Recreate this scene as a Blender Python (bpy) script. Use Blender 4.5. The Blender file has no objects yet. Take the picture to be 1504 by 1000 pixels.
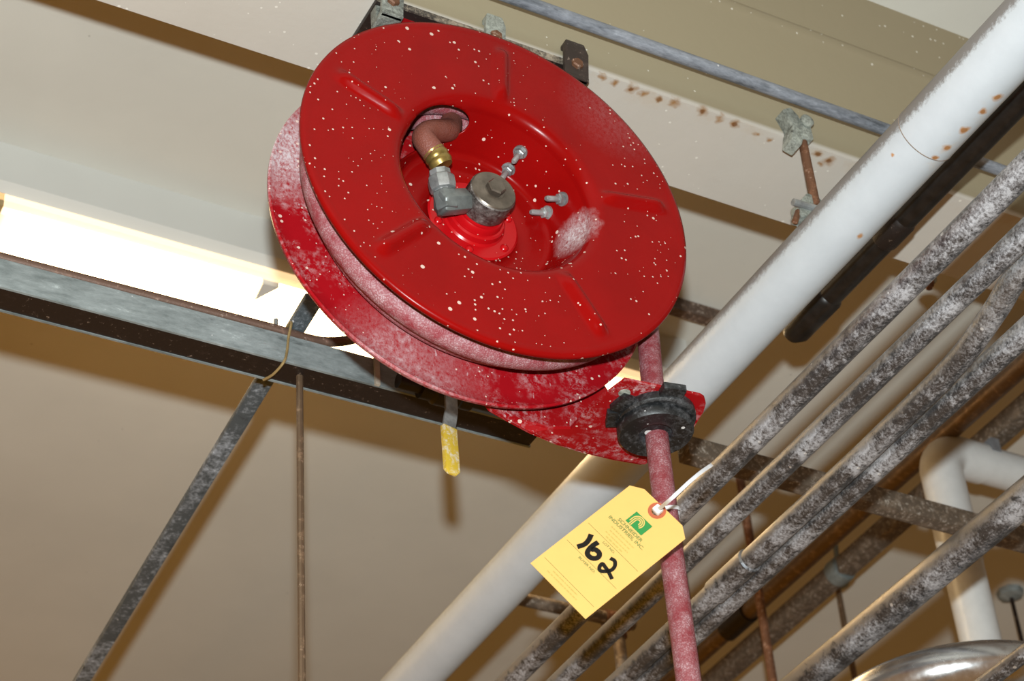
import bpy, bmesh, math, random
from mathutils import Vector, Matrix
random.seed(7)
C = bpy.context.scene
COL = C.collection

# ------------------------------------------------------------------ camera
# world: X along the ceiling beam, Y along the pipe run, Z up, metres,
# origin at the photographer's eye.
F = 3155.7                                    # focal length, 1504 px wide frame
R = Matrix(((0.88021124, -0.46982065, -0.06705765),
            (-0.24612791, -0.57272615, 0.78192442),
            (-0.40576991, -0.67175391, -0.61975597)))   # world -> camera
RT = R.transposed()
cam_d = bpy.data.cameras.new('camera')
cam = bpy.data.objects.new('camera', cam_d)
COL.objects.link(cam)
cam.matrix_world = RT.to_4x4()
cam_d.sensor_width = 36.0
cam_d.lens = F / 1504 * 36.0
cam_d.clip_start = 0.05
cam_d.dof.use_dof = True
cam_d.dof.focus_distance = 2.2
cam_d.dof.aperture_fstop = 10.0
C.camera = cam

# ------------------------------------------------------------------ world and flash
w = bpy.data.worlds.new('room_light')
C.world = w
w.use_nodes = True
bg = w.node_tree.nodes['Background']
bg.inputs[0].default_value = (1.0, 0.43, 0.04, 1)
bg.inputs[1].default_value = 0.31

fl = bpy.data.lights.new('camera_flash', 'POINT')
fl.energy = 330
fl.color = (0.895, 1.0, 1.02)
fl.shadow_soft_size = 0.022
flo = bpy.data.objects.new('camera_flash', fl)
COL.objects.link(flo)
flo.location = RT @ Vector((0.0, 0.15, 0.0))

vs = C.view_settings
vs.view_transform = 'Standard'
vs.look = 'None'
vs.gamma = 1.0
vs.use_curve_mapping = False
vs.exposure = 0.0
C.cycles.max_bounces = 6


def ray(px, py):
    return RT @ Vector(((px - 752) / F, (500 - py) / F, -1.0))


def onz(px, py, z):
    r = ray(px, py)
    return r * (z / r.z)


def ony(px, py, y):
    r = ray(px, py)
    return r * (y / r.y)


def onplane(px, py, p, n):
    r = ray(px, py)
    return r * (p.dot(n) / r.dot(n))


# ------------------------------------------------------------------ material helpers
class NT:
    def __init__(self, name):
        self.m = bpy.data.materials.new(name)
        self.m.use_nodes = True
        self.t = self.m.node_tree
        self.b = self.t.nodes['Principled BSDF']
        self.co = self.n('ShaderNodeTexCoord').outputs['Object']

    def n(self, kind, **kw):
        nd = self.t.nodes.new(kind)
        for k, v in kw.items():
            setattr(nd, k, v)
        return nd

    def link(self, a, b):
        self.t.links.new(a, b)

    def put(self, sock, v):
        if hasattr(v, 'is_linked') or hasattr(v, 'links'):
            self.link(v, sock)
        elif isinstance(v, (tuple, list)) and len(v) == 3 and len(sock.default_value) == 4:
            sock.default_value = (*v, 1)
        else:
            sock.default_value = v

    def scaled(self, s):
        mp = self.n('ShaderNodeMapping')
        self.link(self.co, mp.inputs[0])
        mp.inputs['Scale'].default_value = s
        return mp.outputs[0]

    def noise(self, scale, detail=4, rough=0.6, vec=None):
        nd = self.n('ShaderNodeTexNoise')
        nd.inputs['Scale'].default_value = scale
        nd.inputs['Detail'].default_value = detail
        nd.inputs['Roughness'].default_value = rough
        self.link(vec if vec is not None else self.co, nd.inputs['Vector'])
        return nd.outputs['Fac']

    def ramp(self, v, a, b, lo=0.0, hi=1.0):
        nd = self.n('ShaderNodeMapRange')
        nd.clamp = True
        self.put(nd.inputs[0], v)
        for i, q in enumerate((a, b, lo, hi)):
            nd.inputs[i + 1].default_value = q
        return nd.outputs[0]

    def math(self, op, a, b=0.0):
        nd = self.n('ShaderNodeMath', operation=op)
        self.put(nd.inputs[0], a)
        self.put(nd.inputs[1], b)
        return nd.outputs[0]

    def mix(self, f, a, b):
        nd = self.n('ShaderNodeMix', data_type='RGBA')
        self.put(nd.inputs[0], f)
        self.put(nd.inputs[6], a)
        self.put(nd.inputs[7], b)
        return nd.outputs[2]

    def specks(self, scale, size, keep, seed=0.0):
        """sparse round dots: voronoi cells, a random share of them kept, size varying by cell"""
        mp = self.n('ShaderNodeMapping')
        self.link(self.co, mp.inputs[0])
        mp.inputs['Location'].default_value = (seed, seed * 1.7, seed * 0.3)
        v = self.n('ShaderNodeTexVoronoi')
        self.link(mp.outputs[0], v.inputs['Vector'])
        v.inputs['Scale'].default_value = scale
        sep = self.n('ShaderNodeSeparateColor')
        self.link(v.outputs['Color'], sep.inputs[0])
        g = self.math('GREATER_THAN', sep.outputs[0], 1 - keep)
        rad = self.math('MULTIPLY', self.math('MULTIPLY', sep.outputs[1], sep.outputs[1]), size)
        d = self.math('LESS_THAN', v.outputs['Distance'], rad)
        return self.math('MULTIPLY', d, g)

    def spots(self, pts, r, soft=0.5, wob=0.0):
        """stains at given local points"""
        vec = self.co
        if wob:
            nz = self.n('ShaderNodeTexNoise')
            nz.inputs['Scale'].default_value = 90
            self.link(self.co, nz.inputs['Vector'])
            vm = self.n('ShaderNodeVectorMath', operation='MULTIPLY_ADD')
            self.link(nz.outputs['Color'], vm.inputs[0])
            vm.inputs[1].default_value = (wob,) * 3
            self.link(self.co, vm.inputs[2])
            sb = self.n('ShaderNodeVectorMath', operation='SUBTRACT')
            self.link(vm.outputs[0], sb.inputs[0])
            sb.inputs[1].default_value = (wob / 2,) * 3
            vec = sb.outputs[0]
        out = None
        for i, p in enumerate(pts):
            rr = r[i] if isinstance(r, (list, tuple)) else r
            ds = self.n('ShaderNodeVectorMath', operation='DISTANCE')
            self.link(vec, ds.inputs[0])
            ds.inputs[1].default_value = tuple(p)
            k = self.ramp(ds.outputs['Value'], rr * (1 - soft), rr, 1, 0)
            out = k if out is None else self.math('MAXIMUM', out, k)
        return out

    def bump(self, h, strength=0.3, dist=0.002):
        nd = self.n('ShaderNodeBump')
        nd.inputs['Strength'].default_value = strength
        nd.inputs['Distance'].default_value = dist
        self.link(h, nd.inputs['Height'])
        self.link(nd.outputs[0], self.b.inputs['Normal'])

    def done(self, color, rough=0.5, metal=0.0, spec=0.5):
        self.put(self.b.inputs['Base Color'], color)
        self.put(self.b.inputs['Roughness'], rough)
        self.put(self.b.inputs['Metallic'], metal)
        self.put(self.b.inputs['Specular IOR Level'], spec)
        return self.m


def m_plain(name, col, rough=0.5, metal=0.0, var=0.12, spec=0.5):
    t = NT(name)
    n = t.noise(60, 5)
    c2 = tuple(x * (1 - 2 * var) for x in col)
    return t.done(t.mix(t.ramp(n, .35, .65), c2, col), rough, metal, spec)


def m_wall(name, col, bump=0.15):
    t = NT(name)
    big = t.ramp(t.noise(2.2, 4), .3, .7)
    fine = t.noise(55, 6, .7)
    c = t.mix(big, tuple(x * .93 for x in col), tuple(min(1, x * 1.04) for x in col))
    c = t.mix(t.math('MULTIPLY', t.specks(45, .10, .12), .45), c, tuple(x * .45 for x in col))
    t.bump(fine, bump, .003)
    return t.done(c, .75, 0, .25)


def m_red(name, base=(.40, .008, .012), dust=0.0, speck=1.0, patch=None, rough=.24, spec=.11):
    t = NT(name)
    big = t.ramp(t.noise(14, 5), .35, .7)
    c = t.mix(big, tuple(x * .86 for x in base), base)
    dustc = (.62, .50, .52)
    if dust > 0:
        st = t.noise(130, 6, .75)
        lo = t.noise(18, 4, .6)
        k = t.math('MULTIPLY', t.ramp(st, .47, .66), t.ramp(lo, .42, .66))
        c = t.mix(t.math('MULTIPLY', k, dust), c, dustc)
        scr = t.noise(1, 5, .6, t.scaled((190, 190, 60)))
        c = t.mix(t.math('MULTIPLY', t.ramp(scr, .66, .70), dust * .7), c, dustc)
    if patch:
        for p, r, s in patch:
            kk = t.spots([p], r, .75, .012)
            fib = t.ramp(t.noise(1, 6, .8, t.scaled((300, 300, 210))), .34, .62)
            c = t.mix(t.math('MULTIPLY', t.math('MULTIPLY', kk, fib), s), c, (.60, .56, .58))
    if speck:
        s = t.math('MAXIMUM', t.specks(105, .24, .52 * speck), t.specks(200, .25, .40 * speck, 3.1))
        c = t.mix(t.math('MULTIPLY', s, .75), c, (.70, .55, .47))
    t.bump(t.noise(240, 3), .05, .001)
    return t.done(c, rough, 0, spec)


def m_galv(name, dark=(.095, .10, .11), light=(.40, .40, .42), amount=.5, scale=95, metal=.55,
           rough=.42, stretch=(1, 1, 1), spk=.30, contrast=1.25, flank=0.0):
    """zinc grey with fine dust mottling; coarse noise decides where the dust is thick"""
    t = NT(name)
    vec = t.scaled(stretch)
    fine = t.noise(scale * 3.4, 8, .8, vec)
    mid = t.noise(scale * .9, 6, .7, vec)
    coarse = t.noise(scale * .13, 4, .55)
    dens = t.math('ADD', t.math('MULTIPLY', fine, .62), t.math('MULTIPLY', mid, .38))
    dens = t.math('ADD', dens, t.ramp(coarse, .32, .68, -.08, .08))
    c0_ = .60 - amount * .20
    k = t.ramp(dens, c0_ - .16 / contrast, c0_ + .16 / contrast)
    crust = 1.0
    if flank:                                  # bare metal on the upper left flank, put in for the lamps' gold edge
        q = t.n('ShaderNodeVectorMath', operation='MULTIPLY')
        t.link(t.co, q.inputs[0])
        q.inputs[1].default_value = (1, 0, 1)
        q2 = t.n('ShaderNodeVectorMath', operation='NORMALIZE')
        t.link(q.outputs[0], q2.inputs[0])
        q3 = t.n('ShaderNodeVectorMath', operation='DOT_PRODUCT')
        t.link(q2.outputs[0], q3.inputs[0])
        q3.inputs[1].default_value = (-.77, 0, .64)
        edge = t.math('ADD', q3.outputs['Value'], t.ramp(mid, .3, .7, -.25, .25))
        sy = t.n('ShaderNodeSeparateXYZ')
        t.link(t.co, sy.inputs[0])
        far = t.ramp(sy.outputs[1], -.45, .35, .15, 1)
        bare = t.math('MULTIPLY', t.math('MULTIPLY', t.ramp(edge, .30, .72), far), flank)
        crust = t.math('SUBTRACT', 1.0, bare)
        k = t.math('MULTIPLY', k, crust)
    c = t.mix(k, dark, light)
    if flank:
        c = t.mix(bare, c, (.34, .31, .28))  # paler warm tone helps the lamp reflection along the flank
    c = t.mix(t.ramp(t.math('ADD', fine, t.ramp(coarse, .3, .7, -.05, .05)), .63, .70), c, tuple(min(.8, x * 1.55) for x in light))
    c = t.mix(t.math('MULTIPLY', t.ramp(mid, .40, .33), .6), c, tuple(x * .5 for x in dark))
    c = t.mix(t.specks(75, .20 if spk < .8 else .34, min(spk, .6)), c, (.60, .60, .60))
    t.bump(dens, .30, .002)
    return t.done(c, t.ramp(k, 0, 1, rough, .75), t.ramp(k, 0, 1, metal, metal * .25))


def m_rusty(name, col=(.25, .12, .06), light=(.5, .4, .33), amount=.35, metal=.3, rough=.6):
    t = NT(name)
    n = t.noise(70, 6, .75)
    c = t.mix(t.ramp(n, .62 - amount * .3, .72 - amount * .3), tuple(x * .6 for x in col), col)
    n2 = t.noise(140, 6, .8)
    c = t.mix(t.ramp(n2, .66 - amount * .2, .70 - amount * .1), c, light)
    t.bump(n, .3, .002)
    return t.done(c, rough, metal)


def m_hose(name, base=(.36, .045, .055), dusty=.6):
    t = NT(name)
    n = t.noise(60, 6, .7)
    v = t.n('ShaderNodeTexVoronoi')
    v.inputs['Scale'].default_value = 560
    t.link(t.co, v.inputs['Vector'])
    k = t.math('MULTIPLY', t.ramp(n, .36, .66), t.ramp(v.outputs['Distance'], .25, .55, 1.0, .35))
    c = t.mix(t.math('MULTIPLY', k, dusty), base, (.50, .37, .39))
    t.bump(v.outputs['Distance'], .4, .0015)
    return t.done(c, .55, 0, .35)


def m_emit(name, col, strength, x0=None, x1=None):
    t = NT(name)
    t.put(t.b.inputs['Base Color'], (.8, .75, .65))
    t.put(t.b.inputs['Emission Color'], col)
    if x0 is None:
        t.put(t.b.inputs['Emission Strength'], strength)
    else:                                      # the tube inside starts a little way in from the end cap
        s = t.n('ShaderNodeSeparateXYZ')
        t.link(t.co, s.inputs[0])
        v = t.ramp(s.outputs[0], x0, x1, .55, strength)
        t.put(t.b.inputs['Emission Strength'], v)
    t.put(t.b.inputs['Roughness'], .4)
    return t.m


# ------------------------------------------------------------------ mesh helpers
class MB:
    def __init__(self):
        self.v = []
        self.f = []

    def add(self, vs, fs):
        o = len(self.v)
        self.v += [Vector(p) for p in vs]
        self.f += [tuple(i + o for i in f) for f in fs]
        return self

    def box(self, a, b):
        x0, y0, z0 = a
        x1, y1, z1 = b
        return self.add([(x0, y0, z0), (x1, y0, z0), (x1, y1, z0), (x0, y1, z0),
                         (x0, y0, z1), (x1, y0, z1), (x1, y1, z1), (x0, y1, z1)],
                        [(0, 3, 2, 1), (4, 5, 6, 7), (0, 1, 5, 4), (1, 2, 6, 5), (2, 3, 7, 6), (3, 0, 4, 7)])

    def obox(self, c, ax, ay, az):
        """box with half axes"""
        c, ax, ay, az = map(Vector, (c, ax, ay, az))
        P = [c + ax * i + ay * j + az * k for k in (-1, 1) for i, j in ((-1, -1), (1, -1), (1, 1), (-1, 1))]
        return self.add(P, [(0, 3, 2, 1), (4, 5, 6, 7), (0, 1, 5, 4), (1, 2, 6, 5), (2, 3, 7, 6), (3, 0, 4, 7)])

    def prism(self, poly, d):
        """poly: list of 3d points, swept by vector d"""
        d = Vector(d)
        n = len(poly)
        P = [Vector(p) for p in poly]
        Q = [p + d for p in P]
        fs = [tuple(range(n - 1, -1, -1)), tuple(range(n, 2 * n))]
        fs += [(i, (i + 1) % n, n + (i + 1) % n, n + i) for i in range(n)]
        return self.add(P + Q, fs)

    def tube(self, pts, r, seg=16, caps=True, closed=False):
        P = [Vector(p) for p in pts]
        n = len(P)
        rs = r if isinstance(r, (list, tuple)) else [r] * n
        T = []
        for i in range(n):
            if closed:
                t = P[(i + 1) % n] - P[i - 1]
            else:
                t = P[min(i + 1, n - 1)] - P[max(i - 1, 0)]
            if t.length < 1e-9:
                t = T[-1] if T else Vector((0, 0, 1))
            T.append(t.normalized())
        a = Vector((0, 0, 1)) if abs(T[0].z) < .9 else Vector((1, 0, 0))
        u = (a - T[0] * a.dot(T[0])).normalized()
        vs = []
        for i in range(n):
            u = (u - T[i] * u.dot(T[i])).normalized()
            w_ = T[i].cross(u)
            for k in range(seg):
                an = 2 * math.pi * k / seg
                vs.append(P[i] + (u * math.cos(an) + w_ * math.sin(an)) * rs[i])
        fs = []
        m = n if closed else n - 1
        for i in range(m):
            j = (i + 1) % n
            for k in range(seg):
                k2 = (k + 1) % seg
                fs.append((i * seg + k, i * seg + k2, j * seg + k2, j * seg + k))
        if caps and not closed:
            fs.append(tuple(range(seg - 1, -1, -1)))
            fs.append(tuple((n - 1) * seg + k for k in range(seg)))
        return self.add(vs, fs)

    def lathe(self, c, axis, prof, seg=32, start=0.0):
        """prof: list of (radius, height along axis)"""
        c, axis = Vector(c), Vector(axis).normalized()
        a = Vector((0, 0, 1)) if abs(axis.z) < .9 else Vector((1, 0, 0))
        u = (a - axis * a.dot(axis)).normalized()
        w_ = axis.cross(u)
        vs, fs = [], []
        for r, h in prof:
            for k in range(seg):
                an = start + 2 * math.pi * k / seg
                vs.append(c + axis * h + (u * math.cos(an) + w_ * math.sin(an)) * r)
        n = len(prof)
        for i in range(n - 1):
            for k in range(seg):
                k2 = (k + 1) % seg
                fs.append((i * seg + k, i * seg + k2, (i + 1) * seg + k2, (i + 1) * seg + k))
        fs.append(tuple(range(seg - 1, -1, -1)))
        fs.append(tuple((n - 1) * seg + k for k in range(seg)))
        return self.add(vs, fs)

    def build(self, name, mat, parent=None, smooth=35, bevel=0.0):
        org = Vector((0, 0, 0))
        p = parent
        while p is not None:
            org += p.location
            p = p.parent
        me = bpy.data.meshes.new(name)
        me.from_pydata([tuple(q - org) for q in self.v], [], self.f)
        bm = bmesh.new()
        bm.from_mesh(me)
        bmesh.ops.recalc_face_normals(bm, faces=bm.faces)
        if bevel:
            es = [e for e in bm.edges if len(e.link_faces) == 2 and e.calc_face_angle(0) > .6]
            bmesh.ops.bevel(bm, geom=es, offset=bevel, segments=2, affect='EDGES', profile=.6, clamp_overlap=True)
        bm.to_mesh(me)
        bm.free()
        me.validate()
        if smooth:
            for q in me.polygons:
                q.use_smooth = True
            me.set_sharp_from_angle(angle=math.radians(smooth))
        me.materials.append(mat)
        o = bpy.data.objects.new(name, me)
        COL.objects.link(o)
        if parent is not None:
            o.parent = parent
        return o


def tag(o, label, cat, group=None):
    o['label'] = label
    o['category'] = cat
    if group:
        o['group'] = group
    return o


def thing(name, loc, label, cat, group=None):
    o = bpy.data.objects.new(name, None)
    o.empty_display_size = .05
    COL.objects.link(o)
    o.location = loc
    return tag(o, label, cat, group)


def smooth_path(pts, n=8):
    P = [Vector(p) for p in pts]
    P = [P[0] * 2 - P[1]] + P + [P[-1] * 2 - P[-2]]
    out = []
    for i in range(1, len(P) - 2):
        a, b, c, d = P[i - 1:i + 3]
        for k in range(n):
            t = k / n
            out.append(.5 * ((2 * b) + (c - a) * t + (2 * a - 5 * b + 4 * c - d) * t * t + (3 * b - a - 3 * c + d) * t ** 3))
    out.append(P[-2])
    return out


# ------------------------------------------------------------------ shared materials
CREAM = (.58, .565, .51)
M_ceil = m_wall('cream_ceiling_paint', CREAM)
M_white_paint = m_wall('white_fixture_paint', (.58, .57, .53), .02)
M_galv = m_galv('dusty_galvanised_conduit', amount=.42, metal=.75, rough=.34, contrast=2.1, flank=.9)
M_galv2 = m_galv('worn_galvanised_strut', dark=(.14, .165, .165), light=(.27, .30, .30), amount=.5, scale=40, metal=.3, rough=.5, stretch=(.3, 1, 1), contrast=1.2)
M_galv_clean = m_galv('grey_galvanised_conduit', dark=(.13, .145, .17), light=(.26, .275, .31), amount=.5, scale=80, metal=.4, rough=.45, stretch=(.25, 1, 1), contrast=1.5, spk=.05)
M_zinc = m_plain('zinc_plated_steel', (.42, .43, .43), .4, .6, .25)
M_castzinc = m_galv('dusty_zinc_casting', dark=(.10, .105, .095), light=(.40, .42, .37), amount=.45, scale=110, metal=.4)
M_darksteel = m_rusty('dark_brown_steel', (.030, .020, .017), (.30, .22, .17), .22, .3, .45)
M_rusty_dark = m_rusty('dust_caked_brown_steel', (.055, .036, .028), (.30, .23, .19), .30, .1, .6)
M_rust = m_rusty('rusted_steel', (.23, .10, .05), (.45, .36, .30), .4)
M_copper = m_rusty('dull_copper', (.27, .175, .105), (.38, .27, .19), .3, .5, .42)
M_black = m_plain('black_iron', (.018, .014, .012), .35, .2, .3)
M_brownsteel = m_rusty('brown_dusty_steel', (.20, .15, .11), (.50, .46, .41), .5, .35, .5)

# ------------------------------------------------------------------ setting: double-tee ceiling
ZC = 2.08        # ceiling height over the eye
ZB = 1.76        # underside of the stem
YN, YF = 1.433, 1.563

MB().box((-3.5, -2.5, ZC), (3.0, 9, ZC + .15)).build('ceiling', M_ceil)['kind'] = 'structure'

MB().box((2.85, -2.5, -1.62), (3.0, 9, ZC + .15)).build('added_wall_right', m_wall('grey_shade_wall', (.20, .18, .15)))['kind'] = 'structure'  # unseen wall, added to cut the ambient light on the right

# stem of the tee with rust bleeding along its near arris
t = NT('beam_paint')
big = t.ramp(t.noise(3, 4), .3, .7)
cb = t.mix(big, (.465, .425, .375), (.515, .475, .425))
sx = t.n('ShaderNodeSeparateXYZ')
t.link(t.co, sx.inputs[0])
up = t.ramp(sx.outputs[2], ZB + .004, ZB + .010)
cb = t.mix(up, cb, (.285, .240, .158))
pts, rad = [], []
for px, py, rr in ((884, 113, .006), (905, 122, .007), (927, 131, .010), (945, 137, .007), (968, 146, .006), (991, 152, .009),
                   (1031, 164, .010), (1057, 176, .008), (1080, 183, .008), (1110, 197, .006), (1130, 204, .006),
                   (1202, 226, .007), (1218, 237, .010), (1206, 241, .006)):
    pts.append(onz(px, py, ZB))
    rad.append(rr * .85)
sp = t.spots(pts, [q * 1.15 for q in rad], .8, .014)
cb = t.mix(t.math('MULTIPLY', sp, .9), cb, (.27, .125, .03))
cb = t.mix(t.math('MULTIPLY', t.spots(pts[2:9:2] + pts[11:13], .0042, .5, .006), .7), cb, (.13, .045, .012))
wr = t.math('MULTIPLY', t.spots([(1.0, YN + .012, ZB)], .001), 0)
band = t.math('MULTIPLY', t.ramp(sx.outputs[1], YN + .03, YN + .008), t.ramp(t.noise(30, 5, .7), .5, .7))
cb = t.mix(t.math('MULTIPLY', t.math('MULTIPLY', band, t.ramp(sx.outputs[2], ZB + .003, ZB)), .25), cb, (.42, .27, .12))
cb = t.mix(t.math('MULTIPLY', t.specks(130, .25, .35), .55), cb, (.80, .77, .70))
t.bump(t.noise(50, 6, .7), .15, .003)
M_beam = t.done(cb, .7, 0, .25)
zr = 1.965
prof = [(YN, ZB), (YN - .001, ZB + .02), (YN, zr - .020), (YN - .0035, zr - .006), (YN - .0045, zr + .006), (YN - .0035, zr + .010), (YN, zr + .016),
        (YN - .004, ZC), (YF + .01, ZC), (YF, ZB)]
b = MB().prism([(-3.4, y, z) for y, z in prof], (6.25, 0, 0)).build('trim_1', M_beam, smooth=30)
b['kind'] = 'structure'

# ------------------------------------------------------------------ fluorescent light on the ceiling
ZL = 2.0
M_lens2 = m_emit('lit_lens', (1.0, .70, .36), 9.0)
M_lside = m_emit('lens_edge_glow', (1.0, .66, .34), 1.0)
M_cap = m_plain('yellowed_end_cap', (.42, .30, .14), .5)
def ceiling_light(X0, X1, Y0, Y1, xh, split, mlens, label):
    fx = thing('fluorescent_light', ((X0 + X1) / 2, (Y0 + Y1) / 2, ZC), label, 'ceiling light')
    MB().prism([(xh, Y0, ZC), (xh, Y0, ZL + .012), (xh, Y0 + .012, ZL), (xh, Y1 - .012, ZL), (xh, Y1, ZL + .012), (xh, Y1, ZC)],
               (X1 + .03 - xh, 0, 0)).build('housing', M_white_paint, fx)
    yy0, yy1 = Y0 + .012, Y1 - .012
    for xa, xb, mm in ((X0, split - .004, mlens), (split + .004, X1 - .02, M_lens2)):
        MB().prism([(xa, yy0 + .016, ZL - .001), (xa, yy0 + .022, ZL - .018), (xa, yy1 - .022, ZL - .018), (xa, yy1 - .016, ZL - .001)],
                   (xb - xa, 0, 0)).build('lens', mm, fx)
    MB().box((X0 - .02, Y0 + .012, ZL - .012), (X1, Y0 + .0255, ZL - .0005)).build('lens_rail', M_lside, fx)
    MB().prism([(split - .003, Y0 + .0245, ZL - .021), (split + .022, Y0 + .0245, ZL - .021), (split + .001, Y0 + .065, ZL - .021)], (0, 0, .0195)).build('lens_joint', M_white_paint, fx)
    MB().box((X0 - .032, Y0 + .012, ZL - .022), (X0 - .002, Y1 - .012, ZL)).build('end_cap', M_cap, fx)
    return fx
M_lens = m_emit('lit_prismatic_lens', (1.0, .70, .36), 9.0, .528 - 1.0565, .585 - 1.0565)
ceiling_light(.528, 1.585, 2.146, 2.345, .1, .910, M_lens, 'lit white fluorescent ceiling light behind the red reel and grey strut channel')
# the next light of the room, beyond the lower left corner of the frame
ceiling_light(-.38, .66, 3.62, 3.82, -.40, .14, M_lens2, 'second lit ceiling light in the next bay, beyond the lower left corner')

# ------------------------------------------------------------------ grey conduit along the stem face
c0 = ony(700, -4, 1.39)
c1 = ony(1150, 137, 1.39)
zc = ony(1150, 137, 1.39).z
MB().tube([(-.5, 1.39, zc), (2.85, 1.39, zc)], .0078).build('conduit', M_galv_clean)
tag(bpy.data.objects['conduit'], 'thin grey galvanised conduit running along the beam above the reel', 'conduit')

# ------------------------------------------------------------------ large white pipe
XW, ZW, RW = 1.287, 1.59, .0355
t = NT('white_pipe_jacket')
n = t.noise(26, 5, .65)
c = t.mix(t.ramp(n, .3, .7), (.50, .535, .57), (.545, .58, .615))
sx = t.n('ShaderNodeSeparateXYZ')
t.link(t.co, sx.inputs[0])
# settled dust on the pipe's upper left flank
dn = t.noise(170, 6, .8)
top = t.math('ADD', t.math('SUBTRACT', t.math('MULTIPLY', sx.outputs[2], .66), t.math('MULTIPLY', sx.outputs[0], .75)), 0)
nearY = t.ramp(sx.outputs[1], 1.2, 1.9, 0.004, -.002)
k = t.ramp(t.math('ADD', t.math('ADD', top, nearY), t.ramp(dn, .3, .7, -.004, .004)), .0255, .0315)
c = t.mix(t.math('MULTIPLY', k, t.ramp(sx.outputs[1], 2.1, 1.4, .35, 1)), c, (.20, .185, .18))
loc = Vector((XW, 0, ZW))
ps, rs = [], []
def on_pipe(px, py):
    r = ray(px, py)
    a = r.x ** 2 + r.z ** 2
    bq = -2 * (r.x * XW + r.z * ZW)
    cc = XW * XW + ZW * ZW - RW * RW
    d = bq * bq - 4 * a * cc
    return r * ((-bq - math.sqrt(max(d, 0))) / (2 * a))
for px, py, rr in ((1465, 143, .0060), (1443, 164, .0052), (1416, 191, .0062), (1391, 217, .0055), (1373, 231, .0048), (1312, 227, .0022), (1263, 347, .004)):
    ps.append(on_pipe(px, py) - loc)
    rs.append(rr * 1.25)
sp = t.spots(ps, rs, .6, .009)
core = t.spots(ps[:5], [q * .55 for q in rs[:5]], .3, .004)
c = t.mix(t.math('MULTIPLY', sp, .9), c, (.46, .20, .045))
c = t.mix(t.math('MULTIPLY', core, .6), c, (.28, .12, .04))
streak = t.math('MULTIPLY', t.spots([p + Vector((.006, .01, -.002)) for p in ps[:5]], [q * 2.6 for q in rs[:5]], .9, .02), t.ramp(t.noise(60, 5, .7), .5, .7))
c = t.mix(t.math('MULTIPLY', streak, .35), c, (.60, .38, .16))
t.bump(n, .08, .004)
M_wp = t.done(c, .38, 0, .5)
wp = thing('white_pipe', (XW, 0, ZW), 'large white jacketed pipe running diagonally past the right side of the reel', 'pipe')
yj = on_pipe(1340, 215).y
MB().tube([(XW, -.3, ZW), (XW, yj, ZW)], RW + .0004, 48).build('pipe_section', M_wp, wp)
MB().tube([(XW, yj, ZW), (XW, 7, ZW)], RW - .0003, 48).build('pipe_section', M_wp, wp)

MB().tube([(XW + (RW + .0001) * math.cos(a), yj, ZW + (RW + .0001) * math.sin(a)) for a in [2 * math.pi * k / 72 for k in range(72)]], .0007, 6, closed=True).build('joint_seam', m_plain('brown_joint_line', (.25, .19, .15), .7), wp)

# anchor bolt in the beam's underside between the conduits
ab = onz(1362, 411, ZB)
an = thing('anchor_bolt', ab, 'small rusty anchor bolt under the beam beside the conduit nearest the white pipe', 'bolt')
MB().lathe(ab, (0, 0, -1), [(.0125, 0), (.0125, .0018), (.011, .0022)], 20).build('washer', M_castzinc, an)
MB().lathe(ab, (0, 0, -1), [(.0085, .002), (.0085, .0085), (.0045, .0088), (.0045, .015), (.003, .0155)], 6).build('nut', M_rust, an, smooth=20)

# hanger: beam clamp, rod and clevis carrying the white pipe
hg = thing('pipe_hanger', (1.283, 1.428, ZB), 'dusty zinc beam clamp with short rusty rod holding the white pipe', 'pipe hanger')
hx, hy = 1.283, 1.426
cl = MB()
cl.prism([(hx - .020, hy - .012, ZB - .022), (hx - .006, hy - .012, ZB - .026), (hx + .002, hy - .012, ZB - .004), (hx - .002, hy - .012, ZB + .024),
          (hx - .012, hy - .012, ZB + .034), (hx - .024, hy - .012, ZB + .026), (hx - .014, hy - .012, ZB + .004)], (0, .022, 0))
cl.build('clamp', M_castzinc, hg, bevel=.002)
ey = MB()
ey.box((hx - .004, hy - .014, ZB - .012), (hx + .012, hy + .006, ZB + .018))
ey.lathe((hx + .004, hy - .016, ZB + .012), (0, -1, 0), [(.009, 0), (.009, .004), (.004, .005)], 16)
ey.build('eye_socket', M_castzinc, hg, bevel=.0015)
MB().tube([(hx + .003, hy - .004, ZB - .01), (hx + .003, hy - .004, ZW + RW + .02)], .0055, 12).build('hanger_rod', M_rust, hg)
cv = MB()
zt = ZW + RW
cv.prism([(hx - .024, hy - .006, zt - .004), (hx + .028, hy - .006, zt - .004), (hx + .022, hy - .006, zt + .020), (hx + .008, hy - .006, zt + .036),
          (hx - .008, hy - .006, zt + .036), (hx - .022, hy - .006, zt + .018)], (0, .02, 0))
cv.build('clevis', M_castzinc, hg, bevel=.002)
MB().tube([(hx - .034, hy - .008, zt + .010), (hx + .012, hy - .008, zt + .012)], .0045, 10).build('clevis_bolt', M_zinc, hg)
MB().tube([(hx - .030, hy, zt - .012), (hx - .022, hy, zt + .006)], .004, 8).build('rusty_pin', M_rust, hg)

# black pipe behind the white one
zb2 = 1.665
xb2 = onz(1316, 333, zb2).x
bp = thing('black_pipe', (xb2, 1.6, zb2), 'black iron pipe running just behind the right edge of white pipe', 'pipe')
ye = onz(1172, 484, zb2).y
MB().tube([(xb2, -.3, zb2), (xb2, ye, zb2)], .0162, 20).build('pipe_section', M_black, bp)
MB().tube([(xb2, ye - .075, zb2), (xb2, ye - .07, zb2), (xb2, ye, zb2), (xb2, ye + .012, zb2)], [.0162, .0195, .0195, .013], 20).build('end_cap', M_black, bp)
MB().tube([(xb2, ye - .23, zb2), (xb2, ye - .225, zb2), (xb2, ye - .19, zb2), (xb2, ye - .185, zb2)], [.0162, .018, .018, .0162], 20).build('coupling', M_darksteel, bp)

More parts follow.
